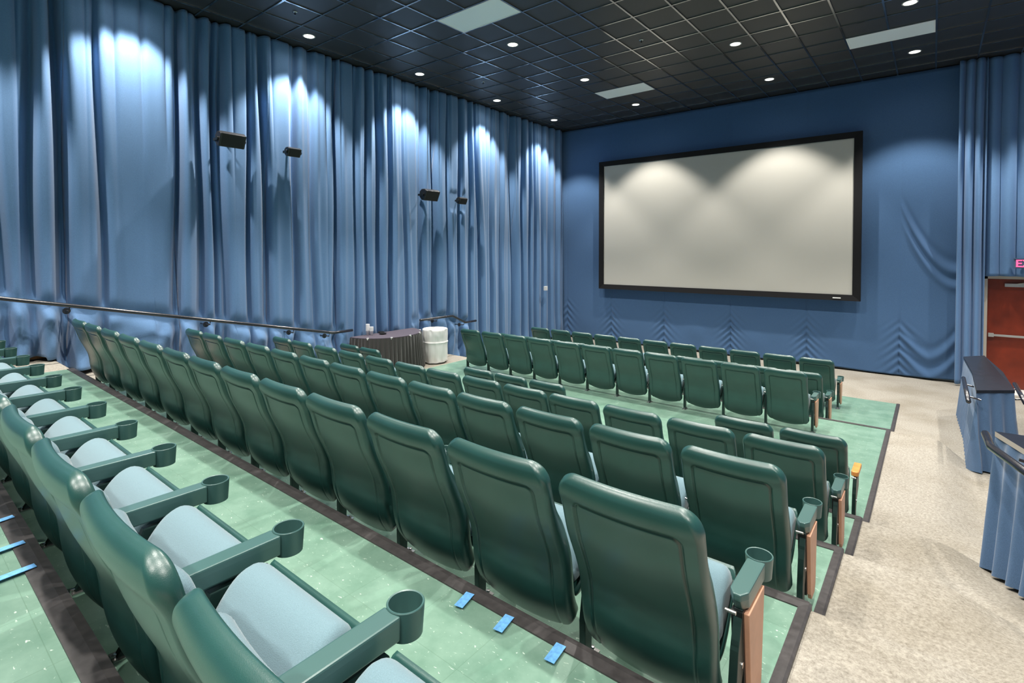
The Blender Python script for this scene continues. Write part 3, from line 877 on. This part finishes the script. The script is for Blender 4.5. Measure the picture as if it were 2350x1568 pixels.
for me, mt in ((shell_me, 'plastic'), (bcush_me, 'seatfabric'), (seat_me, 'seatfabric'), (pan_me, 'plastic')):
    me.materials.append(M[mt])
    for p in me.polygons: p.use_smooth = True

def tmp_mesh(mb, mat, bevel=0, smooth=False, auto=None):
    o = mb.build('proto', mat, None, smooth, bevel, auto=auto); me = o.data; bpy.data.objects.remove(o); return me
AZ = .475
def arm_mesh(r):
    a = MB()
    top = [(-.030, r+.032), (-.012, r), (.012, r), (.030, r+.032), (.031, .484), (-.031, .484)]
    bot = [(-.028, r+.05), (-.011, r+.024), (.011, r+.024), (.028, r+.05), (.029, .484), (-.029, .484)]
    a.add([(x, y, AZ-.062) for x, y in bot] + [(x, y, AZ-.022) for x, y in top] + [(x, y, AZ) for x, y in top],
          [tuple(range(6))[::-1], tuple(range(12, 18))] + [(i, (i+1) % 6, 6+(i+1) % 6, 6+i) for i in range(6)] + [(6+i, 6+(i+1) % 6, 12+(i+1) % 6, 12+i) for i in range(6)])
    return tmp_mesh(a, M['armplastic'], bevel=.005)
arm_me = arm_mesh(.178); endarm_me = arm_mesh(.240)
a = MB(); a.lathe([(.0005, AZ-.075), (.043, AZ-.075), (.0485, AZ+.002), (.0470, AZ+.004), (.0430, AZ+.003), (.0385, AZ-.062), (.0005, AZ-.062)], c=(0, .525, 0), n=40)
cup_me = tmp_mesh(a, M['armplastic'], auto=40)
a = MB(); a.prism([(.180, .0), (.262, .0), (.262, .012), (.240, .03), (.245, .16), (.300, .24), (.430, .30), (.440, .415), (.262, .415), (.215, .30), (.190, .16), (.192, .03), (.180, .012)], 'x', -.014, .014)
leg_me = tmp_mesh(a, M['darkgreen'], bevel=.003)
a = MB(); a.box(-.030, .030, .165, .280, 0., .006); a.lathe([(.0005, .006), (.009, .006), (.008, .014), (.0005, .015)], c=(.0, .173, 0), n=10); a.lathe([(.0005, .006), (.009, .006), (.008, .014), (.0005, .015)], c=(.0, .272, 0), n=10)
foot_me = tmp_mesh(a, M['chrome'])
a = MB(); a.tube([(-.0165, .172, .455), (.0165, .172, .455)], .006, 10); bolt_me = tmp_mesh(a, M['chrome'])
a = MB(); a.tube([(-.0175, .255, .235), (.0175, .255, .235)], .010, 10); bolt2_me = tmp_mesh(a, M['chrome'])
a = MB(); a.prism([(.300, .085), (.325, .050), (.405, .050), (.430, .085), (.462, .405), (.262, .405)], 'x', .016, .034)
wood_me = tmp_mesh(a, M['wood'], bevel=.003)
a = MB(); a.prism([(.29, .08), (.44, .08), (.472, .412), (.250, .412)], 'x', -.022, .016)
endplate_me = tmp_mesh(a, M['blackmetal'], bevel=.002)
a = MB(); a.prism([(-.028, .262), (-.014, .245), (.014, .245), (.028, .262), (.028, .50), (-.028, .50)], 'z', AZ-.035, AZ+.006)
woodarm_me = tmp_mesh(a, M['orangewood'], bevel=.008)

def ob(name, me, parent, x=0.):
    o = bpy.data.objects.new(name, me); col.objects.link(o); o.parent = parent; o.location = (x, 0, 0); return o

ORD = ['', 'first', 'second', 'third', 'fourth', 'fifth', 'sixth', 'seventh', 'eighth', 'ninth', 'tenth', 'eleventh', 'twelfth', 'thirteenth']
X13 = [-7.77, -7.22, -6.61, -6.03, -5.455, -4.885, -4.345, -3.79, -3.24, -2.70, -2.147, -1.59, -1.03]
X11 = [-7.33+.5605*k for k in range(11)]
XH = [x+.012 for x in X13[:-1]]+[X13[-1]+.035]
XG = [x+.010 for x in X13]
ROWS = [('front', 9.85, .008, X11), ('second', 8.68, .008, X11), ('third', 7.50, .245, X11),
        ('fourth', 5.06, .245, X13), ('fifth', 3.91, .51, X13), ('sixth', 2.73, .77, X13), ('seventh', 1.55, 1.02, XG), ('eighth',   .345, 1.235, XH)]
GAP = {2, 3, 4, 8, 9, 10}            # wheelchair spaces in the fourth row
DLAB = {0: 'left chair of the left green pair in the fourth row, nearest the left curtain',
        1: 'right chair of the left green pair in the fourth row, beside empty floor',
        5: 'leftmost of the three green chairs standing alone in the middle of the fourth row',
        6: 'middle one of the three green chairs standing alone in the fourth row',
        7: 'rightmost of the three green chairs standing alone in the middle of the fourth row',
        11: 'green chair just left of the one with orange wooden armrest, fourth row',
        12: 'green chair at the right aisle with an orange wooden armrest, fourth row'}
for ri, (rn, Y, zf, XS) in enumerate(ROWS):
    n = len(XS)
    rname = rn if rn != 'front' else 'first'
    for k, x in enumerate(XS):
        if rn == 'fourth' and k in GAP: continue
        cx = x+.245
        root = empty('theatre_chair', (cx, Y, zf))
        fr = n-k
        if rn == 'fourth': lab = DLAB[k]
        elif fr == 1: lab = 'green tip-up chair beside the right aisle with wooden end panel, %s row from the screen' % rname
        elif k == 0: lab = 'green tip-up chair at the left curtain end of the %s row from the screen' % rname
        else: lab = 'green tip-up chair, %s from the right aisle in the %s row from the screen' % (ORD[fr], rname)
        tag(root, lab, 'chair', 'green theatre chairs in the %s row from the screen' % rname)
        ob('backrest_shell', shell_me, root); ob('backrest_cushion', bcush_me, root); ob('seat_cushion', seat_me, root); ob('seat_pan', pan_me, root)
        nxt = XS[k+1] if k < n-1 else x+.56
        ax = (nxt - .030) - cx
        first = k == 0 or (rn == 'fourth' and k-1 in GAP)
        sides = [x-.03-cx, ax] if first else [ax]
        for s_ in sides:
            endr = (s_ == ax and k == n-1)
            if endr and rn == 'fourth':
                ob('wooden_armrest', woodarm_me, root, s_)['label'] = 'orange wooden armrest without cup holder'
            else:
                ar = ob('armrest', endarm_me if endr else arm_me, root, s_); c = bpy.data.objects.new('cup_holder', cup_me); col.objects.link(c); c.parent = ar
            if rn == 'eighth' and not endr and s_ > 0: ar.location = (s_-.012, -.015, .022)
            lg = ob('leg', leg_me, root, s_); f_ = bpy.data.objects.new('foot_plate', foot_me); col.objects.link(f_); f_.parent = lg
            ob('bolt', bolt_me, root, s_); ob('pivot_bolt', bolt2_me, root, s_)
            if endr and rn != 'fourth':
                ep = ob('end_bracket', endplate_me, root, s_)
                ob('end_panel', wood_me, root, s_)['label'] = 'orange brown wooden end panel'

# ------------------------------------------------------------------ camera
f_px, yaw, pit, roll, cy = 1202.9654, .6769, -.0232, -.0017, 602.867
fwd = Vector((-math.sin(yaw)*math.cos(pit), math.cos(yaw)*math.cos(pit), math.sin(pit)))
rgt = Vector((math.cos(yaw), math.sin(yaw), 0)); up = rgt.cross(fwd)
c_, s_ = math.cos(roll), math.sin(roll)
r2 = rgt*c_+up*s_; u2 = -rgt*s_+up*c_
cam = bpy.data.cameras.new('camera'); co = bpy.data.objects.new('camera', cam); col.objects.link(co)
mw = Matrix(((r2.x, u2.x, -fwd.x, 0), (r2.y, u2.y, -fwd.y, 0), (r2.z, u2.z, -fwd.z, CAMZ), (0, 0, 0, 1)))
co.matrix_world = mw
cam.sensor_fit = 'HORIZONTAL'; cam.sensor_width = 36.; cam.lens = f_px/2350*36.
cam.shift_x = 0.; cam.shift_y = (cy-784.)/2350.
cam.clip_start = .02; cam.clip_end = 100
sc.camera = co

# ------------------------------------------------------------------ world and view
w = bpy.data.worlds.new('world'); sc.world = w; w.use_nodes = True
w.node_tree.nodes['Background'].inputs['Color'].default_value = (.02, .02, .02, 1)
w.node_tree.nodes['Background'].inputs['Strength'].default_value = .1
sc.view_settings.view_transform = 'Standard'; sc.view_settings.look = 'None'; sc.view_settings.gamma = 1.
sc.view_settings.exposure = -0.08
sc.view_settings.use_curve_mapping = False
sc.cycles.use_denoising = True
sc.cycles.max_bounces = 8; sc.cycles.diffuse_bounces = 5; sc.cycles.glossy_bounces = 3
sc.cycles.sample_clamp_indirect = 6.
